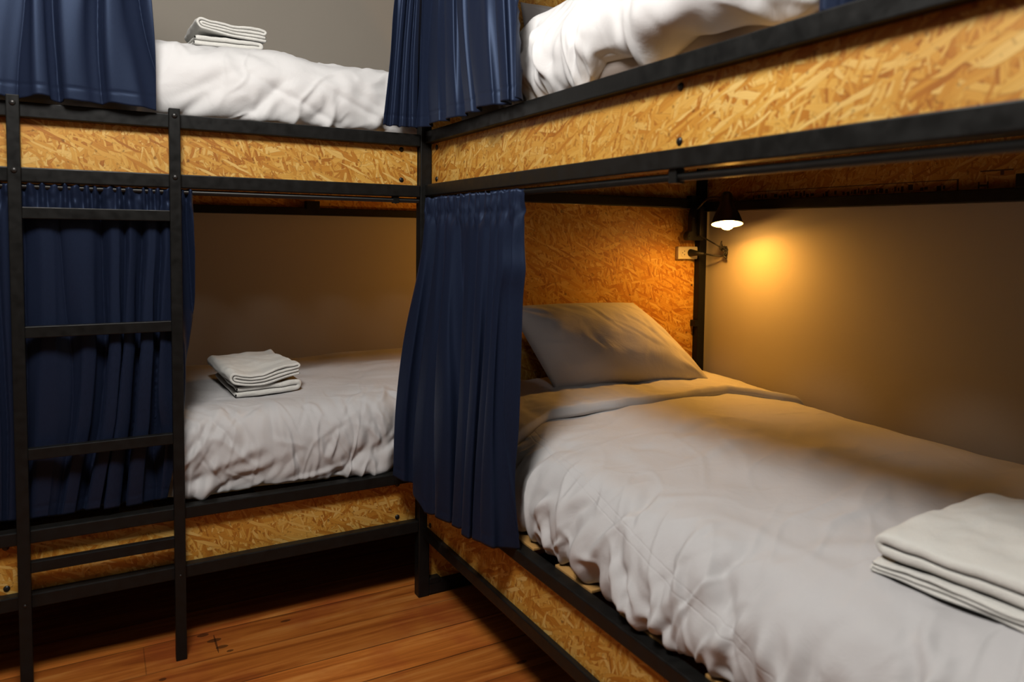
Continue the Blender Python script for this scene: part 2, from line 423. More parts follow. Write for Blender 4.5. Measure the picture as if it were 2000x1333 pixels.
box('back_rail', (AX0, AY1-TB, 1.338), (1.268, AY1, 1.374), STEEL, bedA)
box('back_rail', (AX0, AY1-TB, .40), (1.268, AY1, .44), STEEL, bedA)
box('strand_board_back', (AX0, AY1+.001, 1.345), (1.268, AY1+.014, 1.53), OSB, bedA, .001, (.9, 2.2))
box('bracket', (-.078, AY1-TB-.004, 1.365), (-.016, AY1+.0008, 1.405), STEEL, bedA, .001)
for x in (AX0-TB, 1.268):
    box('post', (x, AY1-TB, 0), (x+TB, AY1, 2.35), STEEL, bedA)
box('post', (AX0-TB, 0, 0), (AX0, TB, 2.35), STEEL, bedA)
for z in (.411, 1.546): box('end_rail', (AX0-TB, TB, z), (AX0, AY1-TB, z+.038), STEEL, bedA)
for z, n0 in ((.425, 0), (1.555, 1)):
    for i in range(16):
        x = -1.86+i*.195
        box('slat', (x, (.046 if x < -.09 else .062), z-.02), (x+.09, AY1-.045, z-.006), PINE, bedA, .002)
box('light_block_board', (AX0+.002, .042, .392), (1.262, AY1-.042, .4035), OSB, bedA, .001, (5.5, 2.4))  # unseen board added to stop light leaking through the slats onto the floor
# curtain rod under the upper deck
rodA = link('curtain_rod', tube_mesh('curtain_rod', [(AX0, .018, 1.3665), (-.9, .018, 1.3665), (AX1, .018, 1.3665)], .0078, 12), RODM, bedA, True)
box('rod_bracket', (-.075, .008, 1.356), (-.055, .028, 1.379), STEEL, rodA, .001)
bolt('screw', (-.0655, .012, 1.3555), (0, -.3, -1), .003, CHROME, rodA)
# ladder
def stile(x0):
    return box_mesh('ladder_stile', (x0, -.0245, 0), (x0+.0295, -.0005, 1.599), .002)
lad = link('ladder', stile(-1.1275), STEEL, bedA)
st2 = link('stile', stile(-.7485), STEEL, lad)
for z in (1.298, .985, .660, .354):
    box('rung', (-1.0985, -.0225, z-.016), (-.748, -.002, z+.0145), STEEL, lad, .002)
for x in (-1.1128, -.7338):
    for z in (1.578, 1.406, .254):
        bolt('bolt', (x, -.0247, z), (0, -1, 0), .0078 if z > 1 else .004, CHROME, lad)

# ---- bed along the right wall (front plane x = .032)
bedB = empty('bunk_bed', (.66, -1.05, 0), 'black steel bunk bed with strand board sides and headboard along the right wall', 'bunk bed', 'bunk beds')
BX0, BX1, BY0 = 0.032, 1.268, -2.12
def BZ(z): return 1.25+(z-1.25)*1.0345
box('side_rail', (BX0, BY0, 1.557), (BX0+TB, 0, 1.597), STEEL, bedB)
box('side_rail', (BX0, BY0, 1.383), (BX0+TB, 0, 1.421), STEEL, bedB)
box('side_rail', (BX0, BY0, .382), (BX0+TB, 0, .418), STEEL, bedB)
box('side_rail', (BX0, BY0, .210), (BX0+TB, 0, .247), STEEL, bedB)
pu = box('strand_board_side', (.0575, BY0+.01, 1.412), (.069, -.0005, 1.566), OSB, bedB, .001, (7.1, .37))
pl = box('strand_board_side', (.047, BY0+.01, .240), (.058, -.0005, .390), OSB, bedB, .001, (9.7, 1.1))
bolts_on(pu, [(.0573, y, z) for y in (-.042, -1.218) for z in (1.542, 1.438)], (-1, 0, 0))
bolts_on(pl, [(.0468, y, z) for y in (-.03, -1.7) for z in (.372, .262)], (-1, 0, 0))
box('back_rail', (BX1, BY0, 1.545), (BX1+TB, .0, 1.583), STEEL, bedB)
box('back_rail', (BX1, BY0, 1.363), (BX1+TB, .0, 1.401), STEEL, bedB)
box('back_rail', (BX1, BY0, .385), (BX1+TB, .0, .421), STEEL, bedB)
backp = box('strand_board_back', (1.303, BY0, 1.395), (1.315, .0, 1.55), OSB, bedB, .001, (4.4, .9))
box('bracket', (BX1-.004, -1.275, 1.40), (BX1+.03, -1.215, 1.438), STEEL, bedB, .001)
# headboard frame
box('post', (.0172, 0, 0), (.0572, .04, 2.35), STEEL, bedB)
box('post', (1.268, 0, 0), (1.308, .04, 2.35), STEEL, bedB)
box('head_rail', (.0572, 0, 1.376), (1.268, .04, 1.414), STEEL, bedB)
box('head_rail', (.0572, 0, .004), (1.268, .04, .042), STEEL, bedB)
box('bracket', (.0575, -.001, .042), (.098, .028, .060), STEEL, bedB, .001)
box('bracket', (1.215, -.003, 1.385), (1.262, .030, 1.428), STEEL, bedB, .001)
box('bracket', (1.252, -.001, .882), (1.2682, .03, .908), STEEL, bedB, .001)
head = box('headboard', (.0574, .028, .0425), (1.2678, .0385, 1.3755), OSB, bedB, .001, (.2, 3.3))
box('headboard', (.0574, .028, 1.4145), (1.2678, .0385, 2.3), OSB, bedB, .001, (3.2, 5.3))
bolt('screw', (.053, -.0005, .205), (0, -1, 0), .005, CHROME, bedB)
bolt('screw', (1.255, .0278, 1.055), (0, -1, 0), .004, BOLT, head)
for x in (BX0, BX1): box('post', (x, BY0-TB, 0), (x+TB, BY0, 2.35), STEEL, bedB)
for z in (.382, 1.557): box('foot_rail', (BX0+TB, BY0-TB, z), (BX1, BY0, z+.038), STEEL, bedB)
for z in (.4165, 1.575):
    for i in range(8):
        y = -.255-i*.265
        box('slat', (.066 if z < 1 else .0715, y-.158, z), (1.262, y, z+.008), PINE, bedB, .002)
rodB = link('curtain_rod', tube_mesh('curtain_rod', [(.049, 0, 1.368), (.049, -1, 1.368), (.049, BY0, 1.368)], .0085, 14), RODM, bedB, True)
box('rod_bracket', (.038, -1.232, 1.356), (.060, -1.210, 1.384), STEEL, rodB, .001)
# faint printed stamp on the underside board: a ruled box of small print, and marks beside it
def ink_strip():
    bm = bmesh.new(); X = 1.3026
    def q(y0, y1, z0, z1):
        vs = [bm.verts.new((X, y, z)) for y, z in ((y0, z0), (y1, z0), (y1, z1), (y0, z1))]; bm.faces.new(vs)
    q(-1.04, -.21, 1.4335, 1.436); q(-1.04, -1.034, 1.402, 1.4335)
    r = random.Random(3); y = -.25
    while y > -1.0:
        wdt = r.uniform(.004, .016); 
        if r.random() < .82: 
            z0 = r.uniform(1.404, 1.411); q(y-wdt, y, z0, z0+r.uniform(.008, .018))
        y -= wdt+r.uniform(.003, .008)
    q(-1.125, -1.12, 1.404, 1.424); q(-1.10, -1.095, 1.404, 1.424); q(-1.12, -1.10, 1.410, 1.416)   # the letter N / M marks
    q(-1.19, -1.10+.0, 1.452, 1.456); q(-1.165, -1.155, 1.44, 1.452)
    me = bpy.data.meshes.new('printed_stamp'); bm.to_mesh(me); bm.free()
    return link('printed_stamp', me, INK, backp)
ink_strip()

# ------------------------------------------------------------------ bedding
def creases(Sg, Bg, n, srange, brange, seed, ang=(0, .5), length=(.1, .35), width=(.008, .022), amp=(.003, .010), fade=None):
    """Sum of soft, slightly bent crease lines on a (arc length, along) grid."""
    r = np.random.default_rng(seed); H = np.zeros_like(Sg)
    for _ in range(n):
        s0 = r.uniform(*srange); b0 = r.uniform(*brange)
        a = r.normal(*ang); ln = r.uniform(*length); wd = r.uniform(*width); am = r.uniform(*amp)*(1 if r.random() < .5 else -1)
        ca, sa = math.cos(a), math.sin(a)
        t = ((Sg-s0)*ca+(Bg-b0)*sa)/ln
        m = np.abs(t) < .5
        if not m.any(): continue
        d = (-(Sg-s0)*sa+(Bg-b0)*ca)
        d = d-r.uniform(-.25, .25)*ln*(t*t)-r.uniform(-.02, .02)*np.sin(t*6)
        k = np.cos(np.pi*np.clip(t, -.5, .5))**1.2
        wloc = wd*(1+.8*(t+.5)*r.uniform(0, 1))
        H += am*k*(np.exp(-(d/wloc)**2)-.45*np.exp(-((d-1.7*wloc)/(1.5*wloc))**2))
    return H

def ridges(Sg, Bg, fs, fb, seed, w=.10, amp=.003, ang=0.0, mask=1.2):
    ca, sa = math.cos(ang), math.sin(ang)
    a = Sg*ca+Bg*sa; b = -Sg*sa+Bg*ca
    wx = .35*gnoise(a*fs*.7, b*fs*.7, seed+5); wy = .35*gnoise(a*fs*.7+9, b*fs*.7, seed+6)
    n = gnoise(a*fs+wx, b*fb+wy, seed)+.35*gnoise(a*fs*2.1, b*fb*2.1+wx, seed+2)
    m = np.clip(gnoise(a*fs*.8+3, b*fs*.8, seed+3)*mask+.35, 0, 1)
    return amp*m*(np.exp(-(n/w)**2)-.35*np.exp(-((n-2.2*w)/(1.6*w))**2))

def duvet(name, prof_fn, b0, b1, to_world, ns, nb, wrinkle, mat, seed, hem=None, endround=.09, puff=.012):
    b = np.linspace(b0, b1, nb)
    P2 = np.empty((ns, nb, 2)); Sg = np.empty((ns, nb))
    for j in range(nb):
        pd, sd = spline(prof_fn(b[j]), 600)
        s = sd[-1]*np.linspace(0, 1, ns)**1.55          # finer towards the hanging front
        P2[:, j] = np.stack([np.interp(s, sd, pd[:, 0]), np.interp(s, sd, pd[:, 1])], 1); Sg[:, j] = s
    Bg = np.broadcast_to(b, (ns, nb))
    T = np.gradient(P2, axis=0); T /= np.linalg.norm(T, axis=2)[..., None]+1e-9
    Nn = np.stack([-T[..., 1], T[..., 0]], -1)     # outward (left of travel front -> over top)
    H = wrinkle(Sg, Bg)+puff*fbm(Sg*3.2, Bg*3.2, seed, 2)
    edge = smooth(Sg/.03)                      # keep the tucked lower edge in place
    P2 = P2+Nn*(H*edge)[..., None]
    if hem is not None: P2[..., 1] += hem(b)[None, :]*np.exp(-(Sg/.06)**2)
    # rounded ends
    c = P2.mean(0, keepdims=True)
    c[..., 1] = P2[..., 1].min(0)+.05
    te = np.minimum(b-b.min(), b.max()-b)/endround
    k = np.sqrt(np.clip(1-(1-np.clip(te, 0, 1))**2, 0, 1)); k = .55+.45*k
    Pe = P2.copy(); Pe[..., 1] = c[..., 1]+(P2[..., 1]-c[..., 1])*k[None]
    Pe[..., 0] = c[..., 0]+(P2[..., 0]-c[..., 0])*(.93+.07*k)[None]
    W = to_world(Pe[..., 0], Bg, Pe[..., 1])
    UV = np.stack([Sg, Bg], -1)
    return link(name, grid_mesh(name, W, UV, close_u=True, caps=True), mat, None, True)

# ---- lower bunk by the right wall
def profB(y):
    e = .012*math.sin(y*7+.5)+.006*math.sin(y*17)
    f = smooth(np.array((y+2.1)/.3)).item()
    top = .688+.012*math.sin(y*2.1+.4)+.022*float(np.exp(-((y+.1)/.45)**2))
    return [(.100+e, .431), (.070+e, .445), (.058+e*.7, .50), (.082, .575), (.145, .640), (.26, top-.014), (.45, top+.004), (.75, top+.008), (1.02, top+.002), (1.2, top-.014), (1.28, top-.045), (1.30, .55), (1.298, .45)]
def wrB(Sg, Bg):
    H = creases(Sg, Bg, 85, (.02, .26), (-2.1, -.1), 11, (0, .42), (.12, .36), (.009, .024), (.005, .015))
    H += creases(Sg, Bg, 60, (.0, .10), (-2.1, -.15), 12, (0, .35), (.08, .2), (.006, .014), (.004, .010))
    H += creases(Sg, Bg, 70, (.25, .95), (-2.1, -.45), 13, (.25, .6), (.15, .5), (.012, .035), (.0012, .0042))
    H += creases(Sg, Bg, 16, (.3, .8), (-.9, -.45), 14, (.0, .3), (.3, .6), (.014, .03), (.002, .004))
    side = np.exp(-(Sg/.24)**2)
    H += ridges(Sg, Bg, 3.0, 9.0, 15, .11, .0085, .35)*(.25+side)+ridges(Sg, Bg, 4.0, 11.0, 16, .12, .006, -.45)*(.15+side)
    H += ridges(Sg, Bg, 2.2, 4.5, 17, .07, .0022, .9)
    return H
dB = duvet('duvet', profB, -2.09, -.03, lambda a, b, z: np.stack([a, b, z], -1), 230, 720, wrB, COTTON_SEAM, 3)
tag(dB, 'pale grey rumpled duvet on the lower bunk by the right wall, under the lit lamp', 'duvet', 'duvets on the bunks')

# turned-back head edge of that duvet
def flap():
    na, nc = 160, 60
    xs = np.linspace(.10, 1.285, na)
    edge_pts = np.array([(.085, -.47), (.15, -.448), (.29, -.41), (.42, -.420), (.72, -.437), (.90, -.425), (1.03, -.412), (1.114, -.462), (1.19, -.52), (1.285, -.545)])
    ye = np.interp(xs, edge_pts[:, 0], edge_pts[:, 1])
    P = np.empty((2*nc, na, 3))
    for i, x in enumerate(xs):
        def ztop(y):
            p, s = spline(profB(y), 120); o = np.argsort(p[:, 0]); return np.interp(x, p[o, 0][8:-10], p[o, 1][8:-10])
        ys = np.linspace(ye[i], -.035, nc)
        zb = np.array([ztop(ye[i]), ztop(-.2), ztop(-.035)]); zb = np.interp(ys, [ye[i], -.2, -.035], zb) if ye[i] < -.2 else zb[0]
        d = (ys-ye[i])
        t = .0115+.009*np.exp(-(d/.06)**2)
        t = t*np.sqrt(np.clip(1-(1-np.clip(d/.016, 0, 1))**2, 0, 1))
        wv = .0045*fbm(np.full(nc, x*14), ys*10, 5, 2)+.005*gnoise(np.full(nc, x*6.), ys*3, 8)
        roll = .004+smooth(d/.02)*1.0
        P[:nc, i] = np.stack([np.full(nc, x), ys+.010*gnoise(x*9, 0, 4)*np.exp(-d/.05), zb+.006+t+wv*np.clip(roll, 0, 1)], 1)
        P[nc:, i] = np.stack([np.full(nc, x), ys+.010*gnoise(x*9, 0, 4)*np.exp(-d/.05), zb-.006], 1)[::-1]
    UV = np.stack([P[..., 1], P[..., 0]], -1)
    return link('turned_back_edge', grid_mesh('turned_back_edge', P, UV, True, True), COTTON, dB, True)
flap()

# ---- lower bunk along the back wall
def profA(x):
    e = .010*math.sin(x*9)+.006*math.sin(x*23+1)
    back = .055*float(smooth(np.array((-.70-x)/.08)))+.03*float(smooth(np.array((x+.09)/.06)))
    top = .704+.008*math.sin(x*3)
    return [(.075+e+back, .4475), (.048+e+back, .462), (.040+back, .52), (.046+back, .60), (.078+back, .665), (.15+back, top-.004), (.32, top+.006), (.6, top+.006), (.9, top-.004), (1.08, top-.012), (1.15, top-.05), (1.16, .56), (1.155, .455)]
def wrA(Sg, Bg):
    H = creases(Sg, Bg, 110, (.02, .32), (-.85, .05), 21, (0, .5), (.12, .34), (.0045, .012), (.0015, .0045))
    H += creases(Sg, Bg, 30, (.02, .16), (-.85, .05), 22, (1.1, .35), (.18, .42), (.008, .017), (.004, .008))
    H += creases(Sg, Bg, 50, (.28, .9), (-.9, .5), 23, (1.2, .6), (.15, .4), (.010, .028), (.001, .0035))
    side = np.exp(-(Sg/.3)**2)
    H += ridges(Sg, Bg, 3.2, 9.0, 25, .085, .0055, .3)*(.2+side)+ridges(Sg, Bg, 3.6, 8.0, 26, .085, .0045, -.7)*(.15+side)
    # tucked corner by the ladder
    H += .02*np.exp(-(((Bg+.66)-.35*(Sg-.05))/.02)**2)*np.exp(-(Sg/.09)**2)
    return H
def hemA(b): return .012*gnoise(b*7, b*0, 31)+.006*gnoise(b*19, b*0, 32)
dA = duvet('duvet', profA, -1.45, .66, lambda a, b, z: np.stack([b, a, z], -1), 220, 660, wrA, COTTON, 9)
tag(dA, 'pale grey creased duvet on the lower bunk behind the ladder, along the back wall', 'duvet', 'duvets on the bunks')

# ---- upper bunk along the back wall
def profAU(x):
    e = .008*math.sin(x*8+2)
    top = 1.842-.012*float(smooth(np.array((x+.75)/.7)))+.006*math.sin(x*11)
    back = .012*float(smooth(np.array((x+.12)/.05)))
    return [(.105+e+back, 1.5895), (.072+e+back, 1.606), (.060+back, 1.66), (.068+back, 1.73), (.108, 1.795), (.19, top-.006), (.32, top+.014), (.55, top+.018), (.85, top+.01), (1.06, top-.01), (1.14, top-.06), (1.15, 1.70), (1.145, 1.60)]
def wrAU(Sg, Bg):
    H = creases(Sg, Bg, 60, (.02, .35), (-.85, .05), 41, (.0, .8), (.10, .30), (.010, .028), (.0015, .005))
    H += creases(Sg, Bg, 22, (.0, .14), (-.85, .05), 42, (.75, .3), (.14, .34), (.012, .026), (.004, .010))
    H += ridges(Sg, Bg, 3.2, 7.5, 45, .12, .0065, .9)+ridges(Sg, Bg, 5.0, 9.0, 46, .10, .003, .4)
    for b0, k, am in ((-.50, 2.1, .007), (-.31, 2.3, .006), (-.20, 2.0, .005)):
        d = (Bg-b0)+k*(Sg-.16)
        H -= am*np.exp(-(d/.030)**2)*np.exp(-((Sg-.10)/.08)**2)
    return H
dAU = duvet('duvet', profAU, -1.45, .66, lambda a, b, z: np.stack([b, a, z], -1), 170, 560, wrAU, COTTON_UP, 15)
tag(dAU, 'white duvet on the upper bunk along the back wall, folded towels on top', 'duvet', 'duvets on the bunks')

# ---- upper bunk by the right wall
def profBU(y):
    hd = float(smooth(np.array((-.20-y)/.55)))
    top = 1.845+.085*hd+.010*math.sin(y*6)
    bul = .020*hd+.012*math.sin(y*9)
    hemz = HEM(y)
    return [(.150, 1.640+hemz), (.118, 1.636+hemz), (.100-bul, 1.69), (.105-bul, 1.76), (.150-bul*.5, 1.825+.02*hd), (.25, top-.005), (.42, top+.02), (.75, top+.02), (1.08, top), (1.22, top-.05), (1.245, 1.75), (1.24, 1.64)]
def HEM(y):
    # low scalloped edge: hanging points with lifted stretches between them
    pts = [(-2.1, .0), (-1.46, -.005), (-1.40, -.010), (-1.30, .012), (-1.17, .022), (-1.06, -.020), (-.99, .020), (-.86, .030), (-.79, -.028), (-.74, .004), (-.69, -.026), (-.655, -.012), (-.63, -.030), (-.5, -.034), (-.1, -.03)]
    p = sorted(pts); return float(np.interp(y, [a for a, _ in p], [b for _, b in p]))
def wrBU(Sg, Bg):
    H = creases(Sg, Bg, 64, (.02, .24), (-.85, -.40), 51, (0, .18), (.14, .34), (.006, .015), (.003, .008))
    H += creases(Sg, Bg, 40, (.02, .35), (-1.6, -.5), 52, (.2, .6), (.12, .4), (.014, .04), (.003, .009))
    H += ridges(Sg, Bg, 2.5, 12.0, 55, .12, .006, .1)*smooth((Bg+.95)/.2)+ridges(Sg, Bg, 2.6, 5.0, 56, .12, .006, .6)
    H += .022*np.exp(-((Bg+1.05+(Sg-.05)*.5)/.05)**2)*np.exp(-((Sg-.1)/.12)**2)
    H -= .020*np.exp(-((Bg+.90)/.07)**2)*np.exp(-((Sg-.03)/.08)**2)
    H -= .014*np.exp(-((Bg+1.2+(Sg-.05)*.8)/.05)**2)*np.exp(-((Sg-.06)/.08)**2)
    return H
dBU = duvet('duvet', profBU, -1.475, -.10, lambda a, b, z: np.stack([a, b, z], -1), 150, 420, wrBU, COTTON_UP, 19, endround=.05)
tag(dBU, 'white plump duvet on the upper bunk by the right wall, edge hanging in points', 'duvet', 'duvets on the bunks')

def mattress(lo, hi):
    bm = bmesh.new(); bmesh.ops.create_cube(bm, size=1)
    for v in bm.verts: v.co = Vector([(lo[i]+hi[i])/2+v.co[i]*(hi[i]-lo[i]) for i in range(3)])
    bmesh.ops.bevel(bm, geom=bm.edges[:], offset=.028, segments=4, affect='EDGES')
    uvl = bm.loops.layers.uv.new('UVMap')
    for f in bm.faces:
        for l in f.loops: l[uvl].uv = (l.vert.co.y, l.vert.co.z+l.vert.co.x)
    me = bpy.data.meshes.new('mattress'); bm.to_mesh(me); bm.free(); return link('mattress', me, SHEET, None, True)
tag(mattress((.145, -2.06, 1.5855), (1.235, -.03, 1.775)), 'mattress in a taupe sheet on the upper bunk by the right wall, under the duvet', 'mattress')

# ------------------------------------------------------------------ pillows
def pillow(name, TL, TR, BL, BR, nrm, th_front, th_back, mat, seed, n=70):
    u = np.linspace(0, 1, n); U, Vv = np.meshgrid(u, u, indexing='ij')
    TL, TR, BL, BR, nrm = [np.array(a, float) for a in (TL, TR, BL, BR, nrm)]
    nrm /= np.linalg.norm(nrm)
    # edges bow inwards slightly between the pointed corners
    bow = .0
    u2 = U; v2 = Vv
    uu = .5+(u2-.5)*(1-bow*4*v2*(1-v2)); vv = .5+(v2-.5)*(1-bow*1.2*4*u2*(1-u2))
    base = ((1-uu)*(1-vv))[..., None]*TL+(uu*(1-vv))[..., None]*TR+((1-uu)*vv)[..., None]*BL+(uu*vv)[..., None]*BR
    puff = (np.clip(4*U*(1-U), 0, 1)**.55)*(np.clip(4*Vv*(1-Vv), 0, 1)**.55)
    w = creases(Vv*.35, U*.6, 26, (0, .35), (0, .6), seed, (.3, .6), (.08, .25), (.005, .012), (.001, .0032))
    w += .006*fbm(U*4, Vv*3, seed, 2)
    # gathered corners
    for cu, cv in ((0, 1), (1, 1), (0, 0), (1, 0)):
        d = np.hypot((U-cu)*.6, (Vv-cv)*.35); ang = np.arctan2(Vv-cv, U-cu)
        w += .006*np.sin(ang*13)*np.exp(-(d/.09)**2)*smooth(d/.02)
    f = base+nrm*(th_front*puff+w*smooth(puff*1.6))[..., None]
    bk = base-nrm*(th_back*puff)[..., None]
    P = np.concatenate([f, bk[:, ::-1]], axis=1)       # around v
    P = np.swapaxes(P, 0, 1)
    UV = np.stack([np.concatenate([Vv, Vv[:, ::-1]], 1).T*.35, np.concatenate([U, U], 1).T*.6], -1)
    me = grid_mesh(name, P, UV, close_u=True, caps=False)
    bm = bmesh.new(); bm.from_mesh(me); bmesh.ops.remove_doubles(bm, verts=bm.verts[:], dist=1e-5)
    bmesh.ops.recalc_face_normals(bm, faces=bm.faces[:]); bm.to_mesh(me); bm.free()
    return link(name, me, mat, None, True)
pw = pillow('pillow', (.322, -.062, 1.006), (.878, -.058, 1.000), (.440, -.195, .722), (1.105, -.245, .712), (.10, -.86, .50), .105, .045, PILLOWC, 61)
tag(pw, 'grey pillow leaning on the strand board headboard of the lower bunk, lit by the lamp', 'pillow', 'pillows')
pw2 = pillow('pillow', (.36, -.055, 2.06), (.92, -.055, 2.06), (.36, -.14, 1.80), (.92, -.14, 1.80), (0, -.95, .3), .06, .03, PILLOWC, 62)
tag(pw2, 'grey pillow at the head of the upper bunk, barely showing above its white duvet', 'pillow', 'pillows')

# ------------------------------------------------------------------ towels
def towel(size, layers, thick, seed, book=False, lift=None):
    """A sheet folded in a zigzag: serpentine section swept along the width, softly rumpled."""
    W, D = size; r = thick/2
    path = []
    if book:
        t = thick*1.04; x1 = W-r; c0 = 2*t
        zl = [r+k*t for k in range(4)]
        path += [(x, zl[0]) for x in np.linspace(x1, c0, 26)]
        path += [(c0-1.5*t*math.sin(math.radians(a)), zl[0]+1.5*t-1.5*t*math.cos(math.radians(a))) for a in np.linspace(12, 168, 14)]
        path += [(x, zl[3]) for x in np.linspace(c0, x1-.004, 26)]
        path += [(x1-.004+.5*t*math.cos(math.radians(a)), zl[2]+.5*t+.5*t*math.sin(math.radians(a))) for a in np.linspace(80, -80, 7)]
        path += [(x, zl[2]) for x in np.linspace(x1-.004, c0, 26)]
        path += [(c0-.5*t*math.sin(math.radians(a)), zl[1]+.5*t-.5*t*math.cos(math.radians(a))) for a in np.linspace(160, 20, 6)]
        path += [(x, zl[1]) for x in np.linspace(c0, x1-.002, 26)]
    for k in range(0 if book else layers):
        z = r+k*thick*1.04
        ins = random.Random(seed+k).uniform(-.006, .006)
        x0, x1 = r+abs(ins), W-r-abs(ins)
        xs = np.linspace(x0, x1, 26) if k % 2 == 0 else np.linspace(x1, x0, 26)
        path += [(x, z) for x in xs]
        if k < layers-1:
            cx = x1 if k % 2 == 0 else x0; sgn = 1 if k % 2 == 0 else -1
            for a in np.linspace(-80, 80, 7): path.append((cx+sgn*.5*thick*1.04*math.cos(math.radians(a)), z+.52*thick+.52*thick*math.sin(math.radians(a))))
    path = np.array(path); nP = len(path)
    T = np.gradient(path, axis=0); T /= np.linalg.norm(T, axis=1)[:, None]; Nm = np.stack([-T[:, 1], T[:, 0]], 1)
    h = r*.93
    ring = np.vstack([path+Nm*h, (path[-1]+T[-1]*h)[None], (path-Nm*h)[::-1], (path[0]-T[0]*h)[None]])
    nd = 34; ds = np.linspace(0, D, nd)
    P = np.empty((len(ring), nd, 3))
    for j, d in enumerate(ds):
        e = min(d, D-d)
        P[:, j, 0] = ring[:, 0]+.003*gnoise(ring[:, 1]*60, np.full(len(ring), d*14), seed)
        P[:, j, 1] = d+.005*gnoise(ring[:, 0]*14, ring[:, 1]*90, seed+3)*(1 if e < .03 else .2)
        P[:, j, 2] = ring[:, 1]
    z0 = P[..., 2].copy(); zt = z0.max()
    lev = z0/zt
    P[..., 2] += lev*(.006*fbm(P[..., 0]*9, P[..., 1]*9, seed+9, 2)+.0025*gnoise(P[..., 0]*40, P[..., 1]*25, seed+5))
    if lift is not None: P[..., 2] += lift(P[..., 0], P[..., 1])
    # close the two end faces
    return P
from mathutils.bvhtree import BVHTree
def surface_of(o):
    return BVHTree.FromPolygons([o.matrix_world @ v.co for v in o.data.vertices], [tuple(p.vertices) for p in o.data.polygons])
def place_towel(P, corner, ex, ey, label, group, on, gap=.0015):
    ex = np.array(ex, float); ey = np.array(ey, float); ex /= np.linalg.norm(ex); ey /= np.linalg.norm(ey)
    W = np.array(corner, float)+P[..., :1]*ex+P[..., 1:2]*ey
    xs = np.linspace(W[..., 0].min(), W[..., 0].max(), 9); ys = np.linspace(W[..., 1].min(), W[..., 1].max(), 9)
    S_ = []
    for x in xs:
        for y in ys:
            h = on.ray_cast(Vector((x, y, corner[2]+.25)), Vector((0, 0, -1)))[0]
            if h is not None: S_.append((x, y, h.z))
    S_ = np.array(S_); cx, cy = xs.mean(), ys.mean()
    B_ = lambda x, y: np.stack([np.ones_like(x), x-cx, y-cy, (x-cx)**2, (y-cy)**2, (x-cx)*(y-cy)], -1)
    k, *_ = np.linalg.lstsq(B_(S_[:, 0], S_[:, 1]), S_[:, 2], rcond=None)
    res_ = np.percentile(S_[:, 2]-B_(S_[:, 0], S_[:, 1]) @ k, 80)
    W[..., 2] = B_(W[..., 0], W[..., 1]) @ k+res_+P[..., 2]+gap
    me = grid_mesh('folded_towel', W, np.stack([P[..., 0]*3, P[..., 1]*3], -1), close_u=True, caps=False)
    bm = bmesh.new(); bm.from_mesh(me)
    # end faces: bridge the sheet's two sides so that each layer edge is solid
    n = P.shape[0]; half = n//2-1
    bm.verts.ensure_lookup_table(); nd = P.shape[1]
    for j in (0, nd-1):
        for i in range(half):
            a, b = i, i+1; c, d = n-2-i-1, n-2-i
            try: bm.faces.new([bm.verts[k*nd+j] for k in (a, b, c, d)])
            except Exception: pass
    bmesh.ops.recalc_face_normals(bm, faces=bm.faces[:]); bm.to_mesh(me); bm.free()
    o = link('folded_towel', me, TOWEL, None, True)
    m = o.modifiers.new('soft', 'SUBSURF'); m.levels = m.render_levels = 1
    return tag(o, label, 'towel', group)
GT = 'folded towels on the duvets'
sA, sAU, sB = surface_of(dA), surface_of(dAU), surface_of(dB)
# stack on the lower duvet by the back wall
place_towel(towel((.225, .33), 2, .0200, 71), (-.540, .275, .70), (1, .06, 0), (-.06, 1, 0), 'lower of the two white folded towels stacked on the lower bunk behind the ladder', GT, sA)
place_towel(towel((.240, .34), 4, .0105, 75, True, lift=lambda x, y: .010*np.sin(x/.24*5.2+2.6)*np.exp(-(y/.18)**2)), (-.553, .262, .70), (1, .09, 0), (-.09, 1, 0), 'upper of the two white folded towels stacked on the lower bunk behind the ladder', GT, sA, .047)
# stack on the upper duvet by the back wall
place_towel(towel((.215, .27), 2, .0155, 81), (-.655, .27, 1.85), (1, .04, 0), (-.04, 1, 0), 'lower of the two white folded towels stacked on the upper bunk by the back wall', GT, sAU)
place_towel(towel((.220, .27), 4, .0098, 85, True, lift=lambda x, y: .012*np.exp(-(x/.08)**2)-.012*x/.2), (-.642, .265, 1.85), (1, .04, 0), (-.04, 1, 0), 'upper of the two white folded towels stacked on the upper bunk by the back wall', GT, sAU, .042)
# stack near the camera
place_towel(towel((.30, .36), 3, .0075, 91), (.245, -1.825, .69), (-.02, 1, 0), (1, .02, 0), 'lower of the two white folded towels on the lower bunk by the right wall, nearest', GT, sB)
place_towel(towel((.29, .36), 2, .0195, 95), (.255, -1.82, .69), (-.02, 1, 0), (1, .02, 0), 'upper of the two white folded towels on the lower bunk by the right wall, nearest', GT, sB, .028)

